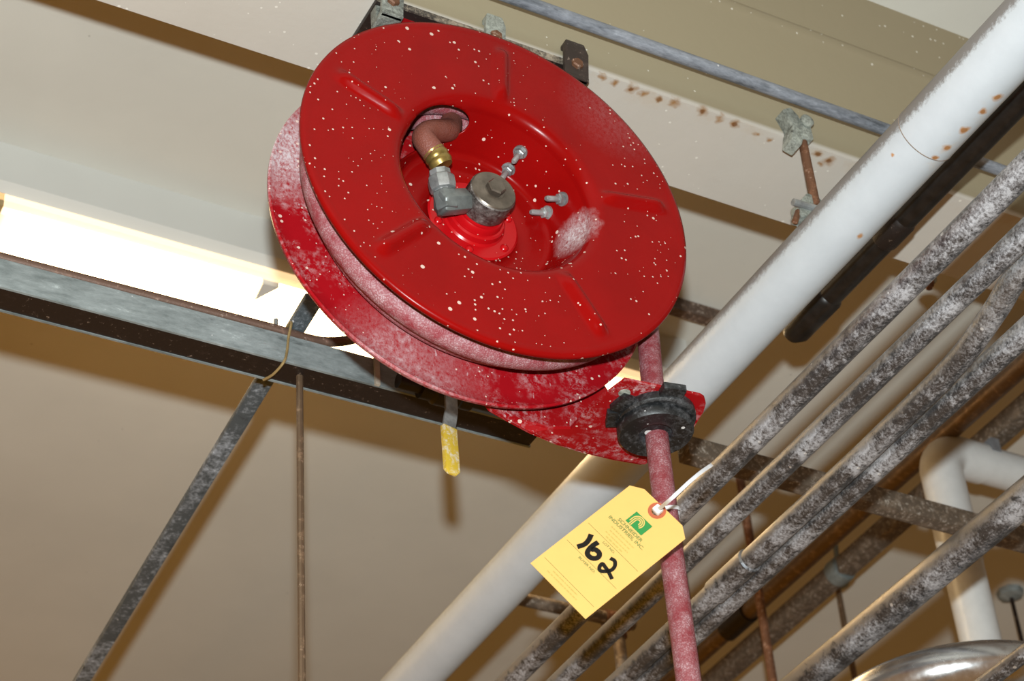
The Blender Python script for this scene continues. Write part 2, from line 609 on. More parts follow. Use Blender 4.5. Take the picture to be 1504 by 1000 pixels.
# ------------------------------------------------------------------ conduits on the right
ZD = 1.35
def conduit(name, px, py, r, label, z=ZD, y0=-.2, y1=7, mat=None):
    x = onz(px, py, z).x
    o = thing(name, (x, 1.5, z), label, 'conduit')
    MB().tube([(x, y0, z), (x, y1, z)], r, 24).build('tube', mat or M_galv, o)
    return o, x
conduit('conduit', 1085, 666, .0142, 'dusty galvanised conduit nearest the white pipe, its end passing behind the tag')
o2, x2 = conduit('conduit', 1170, 666, .0128, 'dusty galvanised conduit, second one to the right of the white pipe')
o4, x4 = conduit('conduit', 1290, 742 + 168, .0205, 'thick dusty galvanised conduit, lowest on the right, crossing the white plastic pipe')
x3r = onz(1310, 666, ZD).x
o3 = thing('conduit', (x3r, 1.5, ZD), 'straight dusty conduit, right half of the touching pair', 'conduit')
MB().tube([(x3r, -.2, ZD), (x3r, 7, ZD)], .0135, 24).build('tube', M_galv, o3)
x3l = onz(1270, 666, ZD).x
o3b = thing('conduit', (x3l, 1.5, ZD), 'bent dusty conduit, left half of the touching pair, with a coupling', 'conduit')
bend = [Vector((x3l, 7, ZD)), Vector((x3l, 3, ZD)), Vector((x3l, onz(1268, 668, ZD).y, ZD))]
bend += [onz(px, py, ZD) for px, py in ((1335, 603), (1382, 557), (1425, 508), (1465, 451), (1500, 399))]
q_ = bend[-1]
xq_ = max(q_.x - .004, x2 + .0275)
bend += [Vector((xq_, q_.y - .12, ZD)), Vector((xq_, q_.y - .3, ZD)), Vector((xq_, -.2, ZD))]
bend = [bend[0], bend[1]] + smooth_path(bend[2:], 6)
MB().tube(bend, .0132, 24).build('tube', M_galv, o3b)
yc = onz(1213, 717 + 135, ZD).y
ya, yb = onz(1236, 832, ZD).y, onz(1186, 868, ZD).y
y_c0 = onz(1098, 822, ZD).y
MB().tube([(x3l, y_c0 - .002, ZD), (x3l, y_c0, ZD), (x3l, y_c0 + .075, ZD), (x3l, y_c0 + .077, ZD)], [.0132, .0158, .0158, .0132], 24).build('coupling', M_galv, o3b)

# cross bar (steel channel) above the conduits
ZT = 1.56
yt = 1.80
xb_ = thing('cross_bar', (1.5, yt, ZT), 'brown dusty steel cross bar above the conduits, crossing the white plastic pipe', 'bar')
xt0, xt1 = XW + RW + .003, 2.3
MB().prism([(xt0, yt - .012, ZT - .015), (xt0, yt - .012, ZT + .015), (xt0, yt + .014, ZT + .015), (xt0, yt + .014, ZT - .012), (xt0, yt + .010, ZT - .015)],
           (xt1 - xt0, 0, 0)).build('channel', M_brownsteel, xb_, bevel=.002)
for xx in (xt1 - .25, xt1 - .05):
    MB().tube([(xx, yt, ZT), (xx, yt, ZC)], .005, 10).build('hanger_rod', M_rust, xb_)

# flat bar on the ceiling right of the reel
pb = onz(1028, 456, ZC - .012)
fb = MB().box((pb.x - .35, pb.y - .002, ZC - .024), (pb.x + .10, pb.y + .016, ZC)).build('flat_bar', m_rusty('rust_flaked_bar', (.16, .10, .07), (.50, .42, .36), .5))
tag(fb, 'short rust-flaked flat bar showing between the reel and the white pipe', 'bar')

# lower pipe with tee at bottom behind the tag
zl = 1.69
yl = onz(830, 894, zl).y
lt = thing('branch_pipe', (1.3, yl, zl), 'thin brown steel branch pipe with a tee below the yellow tag', 'pipe')
xl1 = onz(905, 912, zl).x
MB().tube([(onz(752, 876, zl).x, yl, zl), (xl1 + .03, yl, zl)], .0105, 16).build('pipe_section', M_brownsteel, lt)
MB().tube([(xl1, yl, zl), (xl1, yl, 1.33)], .0098, 16).build('pipe_section', M_brownsteel, lt)
MB().tube([(xl1 - .022, yl, zl), (xl1 + .022, yl, zl)], .0135, 16).tube([(xl1, yl, zl), (xl1, yl, zl - .03)], .0135, 16).build('tee', M_rust, lt)

# far pipes below the ceiling on the right
bc = thing('strut_channel', (2.1, 2.4, 1.95), 'brown steel channel with a coupling under the far right ceiling', 'channel')
zz = 1.95
xx = onz(1331, 753, zz).x
MB().box((xx - .016, 1.2, zz - .016), (xx + .016, 7, zz + .016)).build('channel', M_brownsteel, bc, bevel=.003)
ycp = onz(1232, 838, zz).y
MB().tube([(xx, ycp - .014, zz), (xx, ycp + .014, zz)], .0245, 18).tube([(xx, ycp + .004, zz), (xx + .01, ycp + .004, zz + .13)], .005, 8).build('coupling', M_galv2, bc, bevel=.002)
gp = thing('gold_lit_pipe', (1.98, 2.4, 1.9), 'brown pipe with dark couplings, gold lamp highlight in its colour, running beside the far channel', 'pipe')
xx = onz(1150, 853, 1.9).x
MB().tube([(xx, 1.2, 1.9), (xx, 7, 1.9)], .015, 16).build('pipe_section', M_copper, gp)  # copper colour carries the gold lamp highlight of a dark pipe
ycp = onz(1082, 912, 1.9).y
MB().tube([(xx, ycp - .035, 1.9), (xx, ycp + .035, 1.9)], .020, 16).build('coupling', M_darksteel, gp)
# hanging threaded rods
def hang(px0, py0, y, px1, py1, r, mat, label, ztop=None, zbot=.6, capm=None):
    if ztop is None:
        p = onz(px0, py0, ZC)
    else:
        p = ony(px0, py0, y)
        p.z = ztop
    o = thing('hanging_rod', p, label, 'rod')
    q = p.copy()
    q.z = zbot
    MB().tube([p, q], r, 10).build('rod', mat, o)
    if capm:
        MB().lathe(p - Vector((0, 0, .016)), (0, 0, 1), [(.008, 0), (.024, .004), (.026, .0155)], 8).build('ceiling_anchor', capm, o)
    return o
hang(1085, 690, None, 1150, 1000, .0075, M_rust, 'rusty brown hanging rod crossing behind the conduit coupling')
hang(990, 740, None, 1040, 1000, .006, M_rust, 'thin brown hanging rod just right of the red hose')
hang(1228, 850, None, 1258, 960, .0055, M_copper, 'thin rod hanging from a grey ceiling anchor, left of the lowest conduit', capm=M_galv2)
hang(1483, 868, None, 1504, 920, .004, M_darksteel, 'thin dark rod on a grey ceiling anchor at the right edge', capm=M_galv2)
hang(440, 543, 1.755, 443, 1000, .0040, M_copper, 'copper-coloured rod hanging straight down from the strut channel', ztop=1.49, zbot=.5)

# white plastic pipe with elbow, right
M_pvc = m_plain('white_plastic', (.60, .60, .59), .35, 0, .03)
zp, yp = 1.87, 2.01
xp = 1.957
pv = thing('plastic_pipe', (xp, yp, zp), 'white plastic pipe with an elbow at the right, behind the cross bar', 'pipe')
rp = .0305
MB().tube([(xp, yp, zp - .07), (xp, yp, .5)], rp, 28).build('pipe_section', M_pvc, pv)
MB().tube([(xp + .07, yp, zp), (2.85, yp, zp)], rp, 28).build('pipe_section', M_pvc, pv)
arc = [(xp, yp, zp - .20), (xp, yp, zp - .05)]
for i in range(9):
    a = math.pi / 2 * i / 8
    arc.append((xp + .04 * (1 - math.cos(a)), yp, zp - .04 + .04 * math.sin(a)))
arc += [(xp + .05, yp, zp), (xp + .085, yp, zp)]
MB().tube(arc, rp + .0022, 28).build('elbow', M_pvc, pv)
MB().box((xp + .088, yp - rp - .0012, zp + .008), (xp + .104, yp - .012, zp + rp + .001)).build('grey_label', m_plain('grey_smudged_label', (.20, .20, .21), .6), pv)

# polished bent pipe at bottom right
t = NT('polished_steel')
n = t.noise(60, 4)
M_chrome = t.done(t.mix(t.ramp(n, .3, .7), (.42, .42, .43), (.55, .55, .55)), t.ramp(n, .3, .7, .2, .3), .9)
zc_ = 1.25
ch = thing('bent_steel_pipe', (1.55, 1.65, zc_), 'polished steel pipe bending round in the bottom right corner', 'pipe')
xk = onz(1290, 1000, zc_).x + .012
yk = onz(1470, 968, zc_).y
pts = [(xk, 5, zc_), (xk, yk + .16, zc_)]
for i in range(1, 17):
    a = math.pi / 2 * i / 16
    pts.append((xk + .16 * (1 - math.cos(a)), yk + .16 - .16 * math.sin(a), zc_))
pts.append((2.85, yk, zc_))
MB().tube(pts, .0295, 28).build('pipe_section', M_chrome, ch)
MB().tube([(xk + .16, yk, zc_), (xk + .162, yk, zc_), (xk + .166, yk, zc_), (xk + .168, yk, zc_)], [.0295, .0305, .0305, .0295], 28).build('weld_seam', M_zinc, ch)
xq = onz(1475, 982, 1.15).x
lc = thing('conduit', (xq, 1.5, 1.15), 'thin grey conduit crossing in front of the polished pipe at bottom right', 'conduit')
MB().tube([(xq, .2, 1.15), (xq, 5, 1.15)], .0095, 16).build('tube', M_galv, lc)

# ------------------------------------------------------------------ left: strut channel and what lies on it
ys0, ys1, zs0, zs1 = 1.735, 1.775, 1.478, 1.516
xs1 = ony(800, 616, ys0).x
st = thing('strut_channel', (.4, 1.755, zs0), 'grey galvanised strut channel, open side down, left of the reel', 'channel')
w_ = .003
MB().prism([(-1.2, ys0, zs0), (-1.2, ys0, zs1), (-1.2, ys1, zs1), (-1.2, ys1, zs0), (-1.2, ys1 - w_, zs0),
            (-1.2, ys1 - w_, zs1 - w_), (-1.2, ys0 + w_, zs1 - w_), (-1.2, ys0 + w_, zs0)],
           (xs1 + 1.2, 0, 0)).build('channel', M_galv2, st)
MB().box((-1.2, ys0 + .0032, zs0 + .001), (xs1 - .002, ys1 - .0032, zs1 - .0035)).build('channel_shade_block', M_darksteel, st)  # dark block standing in for the shade inside the open channel
xj = ony(549, 548, ys0).x
MB().box((xj, ys0 - .004, zs0 - .001), (xj + .006, ys0, zs1 + .002)).build('splice_edge', m_plain('pale_steel', (.40, .34, .27), .6), st)
for q in (-.9, .955):
    MB().tube([(q, 1.755, zs0 + .03), (q, 1.755, ZC)], .004, 8).build('hanger_rod', M_rust, st)

# diagonal flat bar across the strut
zd = 1.535
pa, pc = onz(392, 556, zd), onz(122, 1000, zd)
dr = (pc - pa).normalized()
sd = Vector((0, 0, 1)).cross(dr) * .0105
db = MB()
pA, pB = onz(452, 458, zd) - dr * .02, pc + dr * 1.6
db.prism([pA - sd, pB - sd, pB + sd, pA + sd], (0, 0, .010))
o = db.build('diagonal_bar', m_galv('paint_spotted_steel', dark=(.075, .09, .10), light=(.42, .45, .50), amount=.12, scale=45, metal=.3, rough=.5, contrast=1.6), bevel=.002)
tag(o, 'grey paint-spotted flat bar crossing the strut channel towards lower left', 'bar')

# copper tube along the top of the strut
zt_ = zs1 + .007
p0, p1 = onz(0, 380, zt_), onz(395, 481, zt_)
path = [Vector((-1.2, p0.y, zt_)), Vector((.2, p0.y, zt_)), p1, onz(420, 488, zt_), onz(450, 497, zt_ + .003), onz(480, 502, zt_ + .008), onz(515, 499, zt_ + .014), onz(550, 486, zt_ + .02), onz(590, 462, zt_ + .03)]
path = path[:2] + smooth_path(path[2:], 5)
ct = MB().tube(path, .0058, 14).build('copper_tube', m_rusty('brown_copper_tube', (.21, .12, .085), (.45, .36, .30), .25, .3, .5))
tag(ct, 'brown tube lying along the top of the strut channel, curling behind the reel', 'tube')

# tie wire round strut and tube
tw = MB()
xw_ = ony(420, 500, ys0).x
tw.tube(smooth_path([(xw_ + .004, ys0 + .012, zt_ + .010), (xw_ + .004, ys0 - .006, zt_ + .008), (xw_ + .002, ys0 - .003, zs1 - .004), (xw_, ys0 - .0025, zs0 + .012), (xw_ - .004, ys0 - .003, zs0 - .004), (xw_ - .010, ys0 + .012, zs0 - .012), (xw_ - .016, ys0 + .026, zs0 - .012)], 5), .0016, 8)
tag(tw.build('tie_wire', m_plain('brass_wire', (.40, .28, .12), .4, .5)), 'twist of brass tie wire round the strut channel and brown tube', 'wire')
# conduit clamp on top of strut
cp = thing('strut_clamp', (.74, 1.75, zs1), 'small grey clamp with a bolt on the strut channel against the light', 'clamp')
pq = onz(413, 478, zs1 + .012)
MB().prism([pq + Vector((-.020, .012, -.012)), pq + Vector((.020, .012, -.012)), pq + Vector((.018, .012, .000)), pq + Vector((.006, .012, .010)), pq + Vector((-.006, .012, .010)), pq + Vector((-.018, .012, .000))],
           (0, .006, 0)).build('clamp_plate', M_galv2, cp, bevel=.001)
MB().tube([pq + Vector((0, .015, .005)), pq + Vector((0, .015, .020))], .0028, 8).build('bolt', M_zinc, cp)

# ball valve with yellow handle, in the reel's shade
vy = 1.712
vz = ony(655, 580, vy).z
vx = ony(655, 580, vy).x
bv = thing('ball_valve', (vx, vy, vz), 'ball valve with a yellow coated lever hanging below the back of the reel', 'valve')
MB().tube([(vx - .06, vy, vz + .004), (vx + .12, vy, vz + .004)], .010, 14).build('pipe_section', M_black, bv)
body = MB()
body.lathe((vx - .032, vy, vz + .004), (1, 0, 0), [(.015, 0), (.015, .014), (.018, .018), (.018, .046), (.015, .050), (.015, .064)], 12)
body.build('valve_body', M_black, bv)
MB().tube([(vx, vy, vz + .004), (vx, vy - .024, vz + .004)], .008, 10).build('valve_stem', M_zinc, bv)
hA, hB, hC, hD = ony(662, 582, vy - .02), ony(663, 603, vy - .022), ony(659, 628, vy - .028), ony(664, 697, vy - .032)
def strip(pts, wv, tv):
    m = MB()
    n_ = len(pts)
    vs = []
    for p in pts:
        p = Vector(p)
        vs += [p - wv - tv, p + wv - tv, p + wv + tv, p - wv + tv]
    fs = [(3, 2, 1, 0)] + [tuple(4 * (n_ - 1) + i for i in range(4))]
    for i in range(n_ - 1):
        for j in range(4):
            fs.append((4 * i + j, 4 * i + (j + 1) % 4, 4 * i + 4 + (j + 1) % 4, 4 * i + 4 + j))
    m.add(vs, fs)
    return m
wv, tv = Vector((.0085, .002, 0)), Vector((-.0003, .0016, 0))
strip([hA, hB, hC, hC + (hD - hC) * .05], wv, tv).build('lever', M_zinc, bv, bevel=.0006)
tY = NT('yellow_vinyl')
nn = tY.noise(120, 6, .8)
M_yv = tY.done(tY.mix(tY.ramp(nn, .50, .62), (.62, .42, .03), (.68, .62, .48)), .5)
gpz = strip([hC, hC + (hD - hC) * .5, hC + (hD - hC) * .92, hD], wv * 1.12, tv * 2.0)
for i in (12, 13, 14, 15):                      # rounded tip
    gpz.v[i] = hD + (gpz.v[i] - hD) * .55
gpz.build('lever_grip', M_yv, bv, bevel=.001)

# ------------------------------------------------------------------ the hose reel
HC = Vector((.8420, 1.3905, 1.4914))
yaw = -.0296
N = Vector((math.sin(yaw), -math.cos(yaw), 0))     # axis, towards the room
UX = Vector((math.cos(yaw), math.sin(yaw), 0))     # right
UZ = Vector((0, 0, 1))
RD, WD = .218, .090


def RP(r, deg, h):
    a = math.radians(deg)
    return HC + (UX * math.cos(a) + UZ * math.sin(a)) * r + N * h


def RX(x, z, h):
    return HC + UX * x + UZ * z + N * h


reel = thing('hose_reel', HC - N * .04, 'big round red steel hose reel hung under the ceiling beam', 'hose reel')
org = reel.location
M_disc = m_red('red_enamel', base=(.235, .0024, .0022), dust=0, patch=[(RP(.100, 350, -.026) - org, .034, 1.0), (RP(.2175, 45, 0) - org, .075, .08)])
M_disc_back = m_red('dusty_red_enamel', base=(.30, .005, .009), dust=.60, speck=.8,
                    patch=[(RP(.217, 165, -.09) - org, .085, .85), (RP(.214, 250, -.09) - org, .10, .28)])
M_hub = m_red('bright_red_enamel', base=(.42, .0035, .006), speck=.7, rough=.25, spec=.3)
M_arm = m_red('dirty_red_enamel', base=(.28, .005, .007), dust=.6, speck=.9)

# front disc: rolled rim, flat flange with pressed ribs, deep hub recess with hose slot
SEG = 360
HO = (132.0, 33.0, -.0285, .0235)      # feed slot: centre angle, half width, centre depth, half depth
ribs = [154.4, 85.8, 9.0, 300.7, 224.6]
def flange_h(r, deg):
    h = 0.0
    for rb in ribs:
        d = (deg - rb + 180) % 360 - 180
        s = abs(math.radians(d)) * r
        lw = .0105
        if .112 < r < .21:
            ends = min(1, max(0, (r - .120) / .012)) * min(1, max(0, (.200 - r) / .010))
            if s < lw:
                h = max(h, .0078 * ends * (math.cos(math.pi * s / lw) * .5 + .5) ** .7)
    return h
rings = []
# (radius, height, use_ribs)
rings += [(RD - .004, -.0075, 0), (RD - .0008, -.006, 0), (RD + .0008, -.003, 0), (RD + .0004, -.0005, 0), (RD - .003, .0008, 0), (RD - .008, 0, 0)]
for i in range(16):
    rings.append((RD - .010 - (RD - .010 - .122) * i / 15, 0, 1))
for i in range(1, 8):
    a = math.pi / 2 * i / 7
    rings.append((.122 - .014 * math.sin(a), -.014 * (1 - math.cos(a)), 0))
for i in range(1, 25):
    tt = i / 24
    rings.append((.108 - .016 * tt, -.014 - .043 * tt, 0))
for i in range(1, 5):
    a = math.pi / 2 * i / 4
    rings.append((.092 - .009 * (1 - math.cos(a)), -.057 - .009 * math.sin(a), 0))
rings += [(.070, -.066, 0), (.050, -.066, 0)]
m = MB()
vs = []
for r, h, u in rings:
    for k in range(SEG):
        dg = 360 * k / SEG
        vs.append(RP(r, dg, h + (flange_h(r, dg) if u else 0)))
gone = []
fs = []
for i in range(len(rings) - 1):
    rm, hm = (rings[i][0] + rings[i + 1][0]) / 2, (rings[i][1] + rings[i + 1][1]) / 2
    for k in range(SEG):
        dm = 360 * (k + .5) / SEG
        if i > 24 and hm < -.003:               # the slot the feed hose comes through
            if ((dm - HO[0]) / HO[1]) ** 2 + ((hm - HO[2]) / HO[3]) ** 2 < 1:
                gone.append((i, k))
                continue
        k2 = (k + 1) % SEG
        fs.append((i * SEG + k, i * SEG + k2, (i + 1) * SEG + k2, (i + 1) * SEG + k))
# pull the cut edge onto a clean ellipse
cut = set()
for i, k in gone:
    cut |= {(i, k), (i, (k + 1) % SEG), (i + 1, k), (i + 1, (k + 1) % SEG)}
kept = set()
for f_ in fs:
    kept |= set(f_)
hs = [(q[1], q[0]) for q in rings]
def wall_r(h):
    for (h0, r0), (h1, r1) in zip(hs[22:], hs[23:]):
        if h1 <= h <= h0 and h0 > h1:
            return r0 + (r1 - r0) * (h0 - h) / (h0 - h1)
    return .108
for i, k in cut:
    if i * SEG + k in kept:
        dg, h = 360 * k / SEG, rings[i][1]
        d = math.hypot((dg - HO[0]) / HO[1], (h - HO[2]) / HO[3])
        dg, h = HO[0] + (dg - HO[0]) / d, HO[2] + (h - HO[2]) / d
        vs[i * SEG + k] = RP(wall_r(h), dg, h)
m.add(vs, fs)
fd = m.build('front_disc', M_disc, reel, smooth=60)
sol = fd.modifiers.new('sheet', 'SOLIDIFY')
sol.thickness = .0016
sol.offset = 0

# back disc
prof = [(.118, -WD + .0035), (.150, -WD + .0010), (.200, -WD), (RD - .006, -WD), (RD - .001, -WD + .002), (RD + .001, -WD + .0005), (RD + .0005, -WD - .003),
        (RD - .002, -WD - .006), (RD - .006, -WD - .004), (.150, -WD - .002), (.118, -WD - .002)]
MB().lathe(HC, N, prof, 160).build('back_disc', M_disc_back, reel, smooth=50)
MB().lathe(HC, N, [(.120, -.066), (.121, -.068), (.121, -WD), (.119, -WD - .002)], 64).build('drum', M_arm, reel)

# hub on the recess floor
hub = MB().lathe(HC, N, [(.052, -.068), (.052, -.0645), (.050, -.063), (.036, -.063), (.034, -.061), (.033, -.055), (.031, -.0535), (.029, -.0535), (.028, -.048), (.0265, -.046), (.024, -.046), (.022, -.040)], 48)
for i in range(6):
    p = RP(.044, 20 + 60 * i, -.066)
    hub.lathe(p, N, [(.0045, 0), (.0045, .0045), (.003, .0062), (.001, .0068)], 12)
hubo = hub.build('hub', M_hub, reel)
M_swv = m_plain('brown_bronzed_steel', (.20, .165, .135), .33, .75, .2)
M_swside = m_galv('scuffed_swivel_side', dark=(.075, .062, .056), light=(.30, .27, .25), amount=.0, scale=60, metal=.6, rough=.35)
sw = MB().lathe(HC, N, [(.0225, -.045), (.0245, -.043), (.0258, -.040), (.0258, -.0165), (.0245, -.0150)], 48).build('swivel', M_swside, reel)
MB().lathe(HC, N, [(.0240, -.0155), (.0252, -.0148), (.0240, -.0135), (.0125, -.0132), (.0118, -.0128), (.011, -.0125)], 48).build('swivel_cap', M_swv, sw)
MB().lathe(HC, N, [(.0105, -.014), (.0105, -.0070), (.0090, -.0056), (.006, -.0054)], 6, .35).build('plug_hex', M_swv, sw)

# elbow, coupling, ferrule and feed hose
ELB = RP(.053, 203, -.029)
ax = (HC + N * -.029)
d1 = (ELB - ax).normalized()
e = MB()
e.lathe(ax + d1 * .0245, d1, [(.0085, 0), (.0085, .003), (.0135, .0035), (.0140, .019), (.0140, .033), (.0125, .0365), (.008, .038)], 6, .3)
cpp = RP(.0565, 172, -.024)
d2 = (cpp - ELB).normalized()
e.lathe(ELB - d2 * .010, d2, [(.0120, 0), (.0130, .002), (.0130, .020), (.0115, .022)], 6)
M_steelgrey = m_plain('grey_steel_fitting', (.20, .215, .21), .42, .5, .2)
eo = e.build('elbow_fitting', M_steelgrey, reel, bevel=.0012, smooth=30)
nut = MB().lathe(ELB + d2 * .010, d2, [(.0095, 0), (.0100, .003), (.0135, .004), (.0145, .008), (.0145, .017), (.0130, .0195), (.0115, .0205), (.0115, .026)], 8)
nut.build('swivel_nut', M_zinc, eo, smooth=30)
fpath = [RP(.0575, 158, -.022), RP(.069, 151.5, -.021), RP(.083, 147, -.021), RP(.092, 142.5, -.023), RP(.0955, 134, -.026), RP(.0965, 124, -.031), RP(.100, 114, -.038), RP(.109, 106, -.046), RP(.125, 101, -.053)]
sm = smooth_path(fpath, 6)
MB().tube(sm[:9], [.0112, .0120, .0130, .0130, .0122, .0132, .0132, .0122, .0128], 20).build('ferrule', m_plain('brass', (.42, .29, .085), .35, .7, .25), eo)
MB().tube(sm[7:], .0124, 20).build('feed_hose', m_hose('brown_red_hose', (.17, .045, .027), .12), reel)

# studs through the recess wall
for dg in (62, 21):
    for hh, rr in ((-.033, .0995), (-.056, .0925)):
        bo = RP(rr, dg, hh)
        din = (HC + N * hh - bo).normalized()
        din = (din + N * .10).normalized()
        st_ = MB().lathe(bo - din * .003, din, [(.0032, 0), (.0032, .025), (.0022, .027)], 10).build('stud', M_zinc, reel)
        MB().lathe(bo + din * .001, din, [(.0078, -.002), (.0078, .0006)], 18).build('washer', M_zinc, st_)
        MB().lathe(bo + din * .001, din, [(.0050, .0006), (.0062, .0008), (.0062, .0055), (.0050, .0062)], 6).build('nut', M_zinc, st_, smooth=20)

# frame behind the back disc and guide arm with flared plate
yb_ = 1.500
fr = MB()
fr.box((HC.x - .07, yb_ - .004, 1.40), (HC.x + .07, yb_ + .010, ZB - .045))
fr.box((HC.x - .10, 1.43, ZB - .052), (HC.x + .10, yb_ + .010, ZB - .045))
fr.lathe(HC, N, [(.030, -.125), (.030, -.089)], 24)
fr.build('support_frame', M_arm, reel, bevel=.002)

backpx = [(722, 599), (750, 615), (780, 631), (820, 648), (862, 661), (905, 671), (946, 678)]
frontpx = [(738, 603), (772, 617), (806, 626), (838, 626), (872, 588), (917, 554), (1036, 580)]
back = [ony(px, py, yb_) for px, py in backpx]
arm = MB()
web = [ony(px, py, yb_) for px, py in backpx] + [Vector((HC.x + .21, yb_, 1.30)), Vector((HC.x + .12, yb_, 1.44)), Vector((HC.x - .02, yb_, 1.46)), Vector((HC.x - .03, yb_, 1.36))]
arm.prism(web, (0, .006, 0))
zpl = [q.z for q in back]
fpts = [onz(px, py, z) for (px, py), z in zip(frontpx, zpl)]
outl_b = back
lo = Vector((0, 0, -.0035))
# flange along the arm's lower edge, flaring into the guide plate
vs, fs = [], []
for p, q in zip(back[:-1], fpts[:-1]):
    vs += [p, q, q + lo, p + lo]
for i in range(len(back) - 2):
    for j in range(4):
        fs.append((4 * i + j, 4 * i + (j + 1) % 4, 4 * i + 4 + (j + 1) % 4, 4 * i + 4 + j))
fs.append((3, 2, 1, 0))
arm.add(vs, fs)
zp_ = sum(zpl[-3:]) / 3
corner = [onz(px, py, zp_) for px, py in ((1028, 577), (1034, 581), (1036, 588), (1033, 600), (1012, 634), (985, 660))]
poly = [fpts[-2]] + corner + [back[-1], back[-2]]
arm.prism(poly, lo)
arm.build('guide_arm', M_arm, reel, smooth=30)

GX, GY = 1.023, 1.432
zu = zp_ - .0035
rg = MB()
rg.lathe((GX - .007, GY - .016, zu), (0, 0, -1), [(.037, -.001), (.039, .001), (.039, .009), (.036, .011)], 40)
M_blk = m_galv('dusty_black_plastic', dark=(.007, .008, .009), light=(.10, .10, .105), amount=-.15, scale=60, metal=0, rough=.4, spk=.9)
pc_ = Vector((GX - .007, GY - .016, zu))
gd = rg
for k, dg in enumerate((100, 172, 205)):
    a = math.radians(dg)
    dv = Vector((math.cos(a), -math.sin(a), 0))
    sv = Vector((-dv.y, dv.x, 0))
    gd.obox(pc_ + dv * .042 + Vector((0, 0, -.0035)), dv * .009, sv * .012, Vector((0, 0, .004)))
go = gd.build('roller_guide', M_blk, reel, bevel=.0012, smooth=30)
MB().lathe((GX - .006, GY - .009, zu - .009), (0, 0, -1), [(.037, -.001), (.0385, .001), (.0385, .010), (.0365, .013), (.022, .013), (.017, .0115), (.0165, .006)], 48).build('guide_flange', M_blk, go, smooth=40)
for px, py in ((917, 576), (870, 630), (1013, 604), (921, 622)):
    p = onz(px, py, zu)
    MB().lathe(p, (0, 0, -1), [(.0062, -.001), (.0062, .0012), (.004, .0016)], 14).build('rivet', M_castzinc, reel)

# ------------------------------------------------------------------ hose: wound turns and the run hanging down
hose = thing('air_hose', HC - N * .04, 'dusty red rubber hose wound on the reel and hanging down through the roller guide', 'hose')
rh = .0128
M_h1 = m_hose('dusty_braided_hose', (.24, .035, .045), dusty=.9)
coil = MB()
def turn(r, h, rh=rh, seg=120):
    coil.tube([RP(r, 360 * k / seg, h) for k in range(seg)], rh, 14, closed=True)
turn(.188, -.0445, rh * 1.08)
turn(.168, -.0200)
turn(.170, -.0690)
for hh in (-.020, -.0445, -.069):
    turn(.144, hh)
coil.build('wound_turns', M_h1, hose)
run = [RP(.188, 45, -.0445), RP(.188, 30, -.0445), RP(.189, 17, -.0445), RP(.190, 6, -.0445)]
hx0 = ony(957, 530, 1.435).x
run += [Vector((hx0, 1.434, 1.40)), Vector((hx0 - .003, 1.434, 1.33)), Vector((GX + .001, GY, 1.24)), Vector((GX, GY, 1.15)), Vector((GX, GY, 1.0)), Vector((GX - .001, GY, .8)), Vector((GX, GY, .3))]
MB().tube(smooth_path(run, 6), .0118, 20).build('hanging_run', m_hose('braided_hose', (.185, .026, .032), .62), hose)

# ------------------------------------------------------------------ dark bracket clipped under the beam
zk = ZB
mk = thing('mounting_bracket', (.85, 1.46, zk), 'dark brown steel bracket fixing the reel under the beam', 'bracket')
ka, kb = onz(588, 3, zk), onz(822, 86, zk)
yk0 = (ka.y + kb.y) / 2
xa, xb3 = onz(553, 3, zk - .008).x, onz(852, 96, zk).x
M_edge = m_galv('speckled_dusty_edge', dark=(.035, .028, .024), light=(.34, .28, .21), amount=.35, scale=110, metal=.1, contrast=2.0)
plate = MB().box((xa, yk0 + .001, zk - .008), (xb3, yk0 + .13, zk - .0003)).build('bracket_plate', M_darksteel, mk, bevel=.001)
MB().box((xa, yk0 - .001, zk - .0085), (xb3, yk0 + .0012, zk)).build('dusty_edge', M_edge, plate)
MB().box((HC.x - .09, yk0 + .012, zk - .016), (HC.x + .09, yk0 + .10, zk - .008)).build('packing_plate', M_arm, mk)
def clip(px, py, w2, hh, mat):
    p = onz(px, py, zk)
    x = p.x
    m_ = MB()
    m_.prism([(x - w2, yk0 - .008, zk - .034), (x + w2, yk0 - .008, zk - .034), (x + w2, yk0 - .014, zk + .004), (x + w2 * .75, yk0 - .013, zk + hh),
              (x - w2 * .8, yk0 - .013, zk + hh), (x - w2, yk0 - .014, zk + .004)], (0, .006, 0))
    m_.box((x - w2 * .8, yk0 - .012, zk + hh - .007), (x + w2 * .75, YN - .002, zk + hh))
    m_.box((x - w2, yk0 - .009, zk - .034), (x + w2, yk0 + .02, zk - .0285))
    m_.box((x - w2, yk0 + .006, zk - .030), (x + w2, yk0 + .02, zk - .0085))
    q = m_.build('beam_clip', mat, mk, bevel=.0015, smooth=30)
    MB().lathe((x, yk0 - .010, zk - .014), (0, -1, 0), [(.0075, -.002), (.0075, .0035), (.006, .005)], 6).build('bolt_head', M_rust if mat is not M_darksteel else M_darksteel, q, smooth=20)
clip(572, -4, .013, .020, M_castzinc)
clip(722, 48, .0125, .018, M_castzinc)
clip(838, 92, .0155, .020, M_rusty_dark)


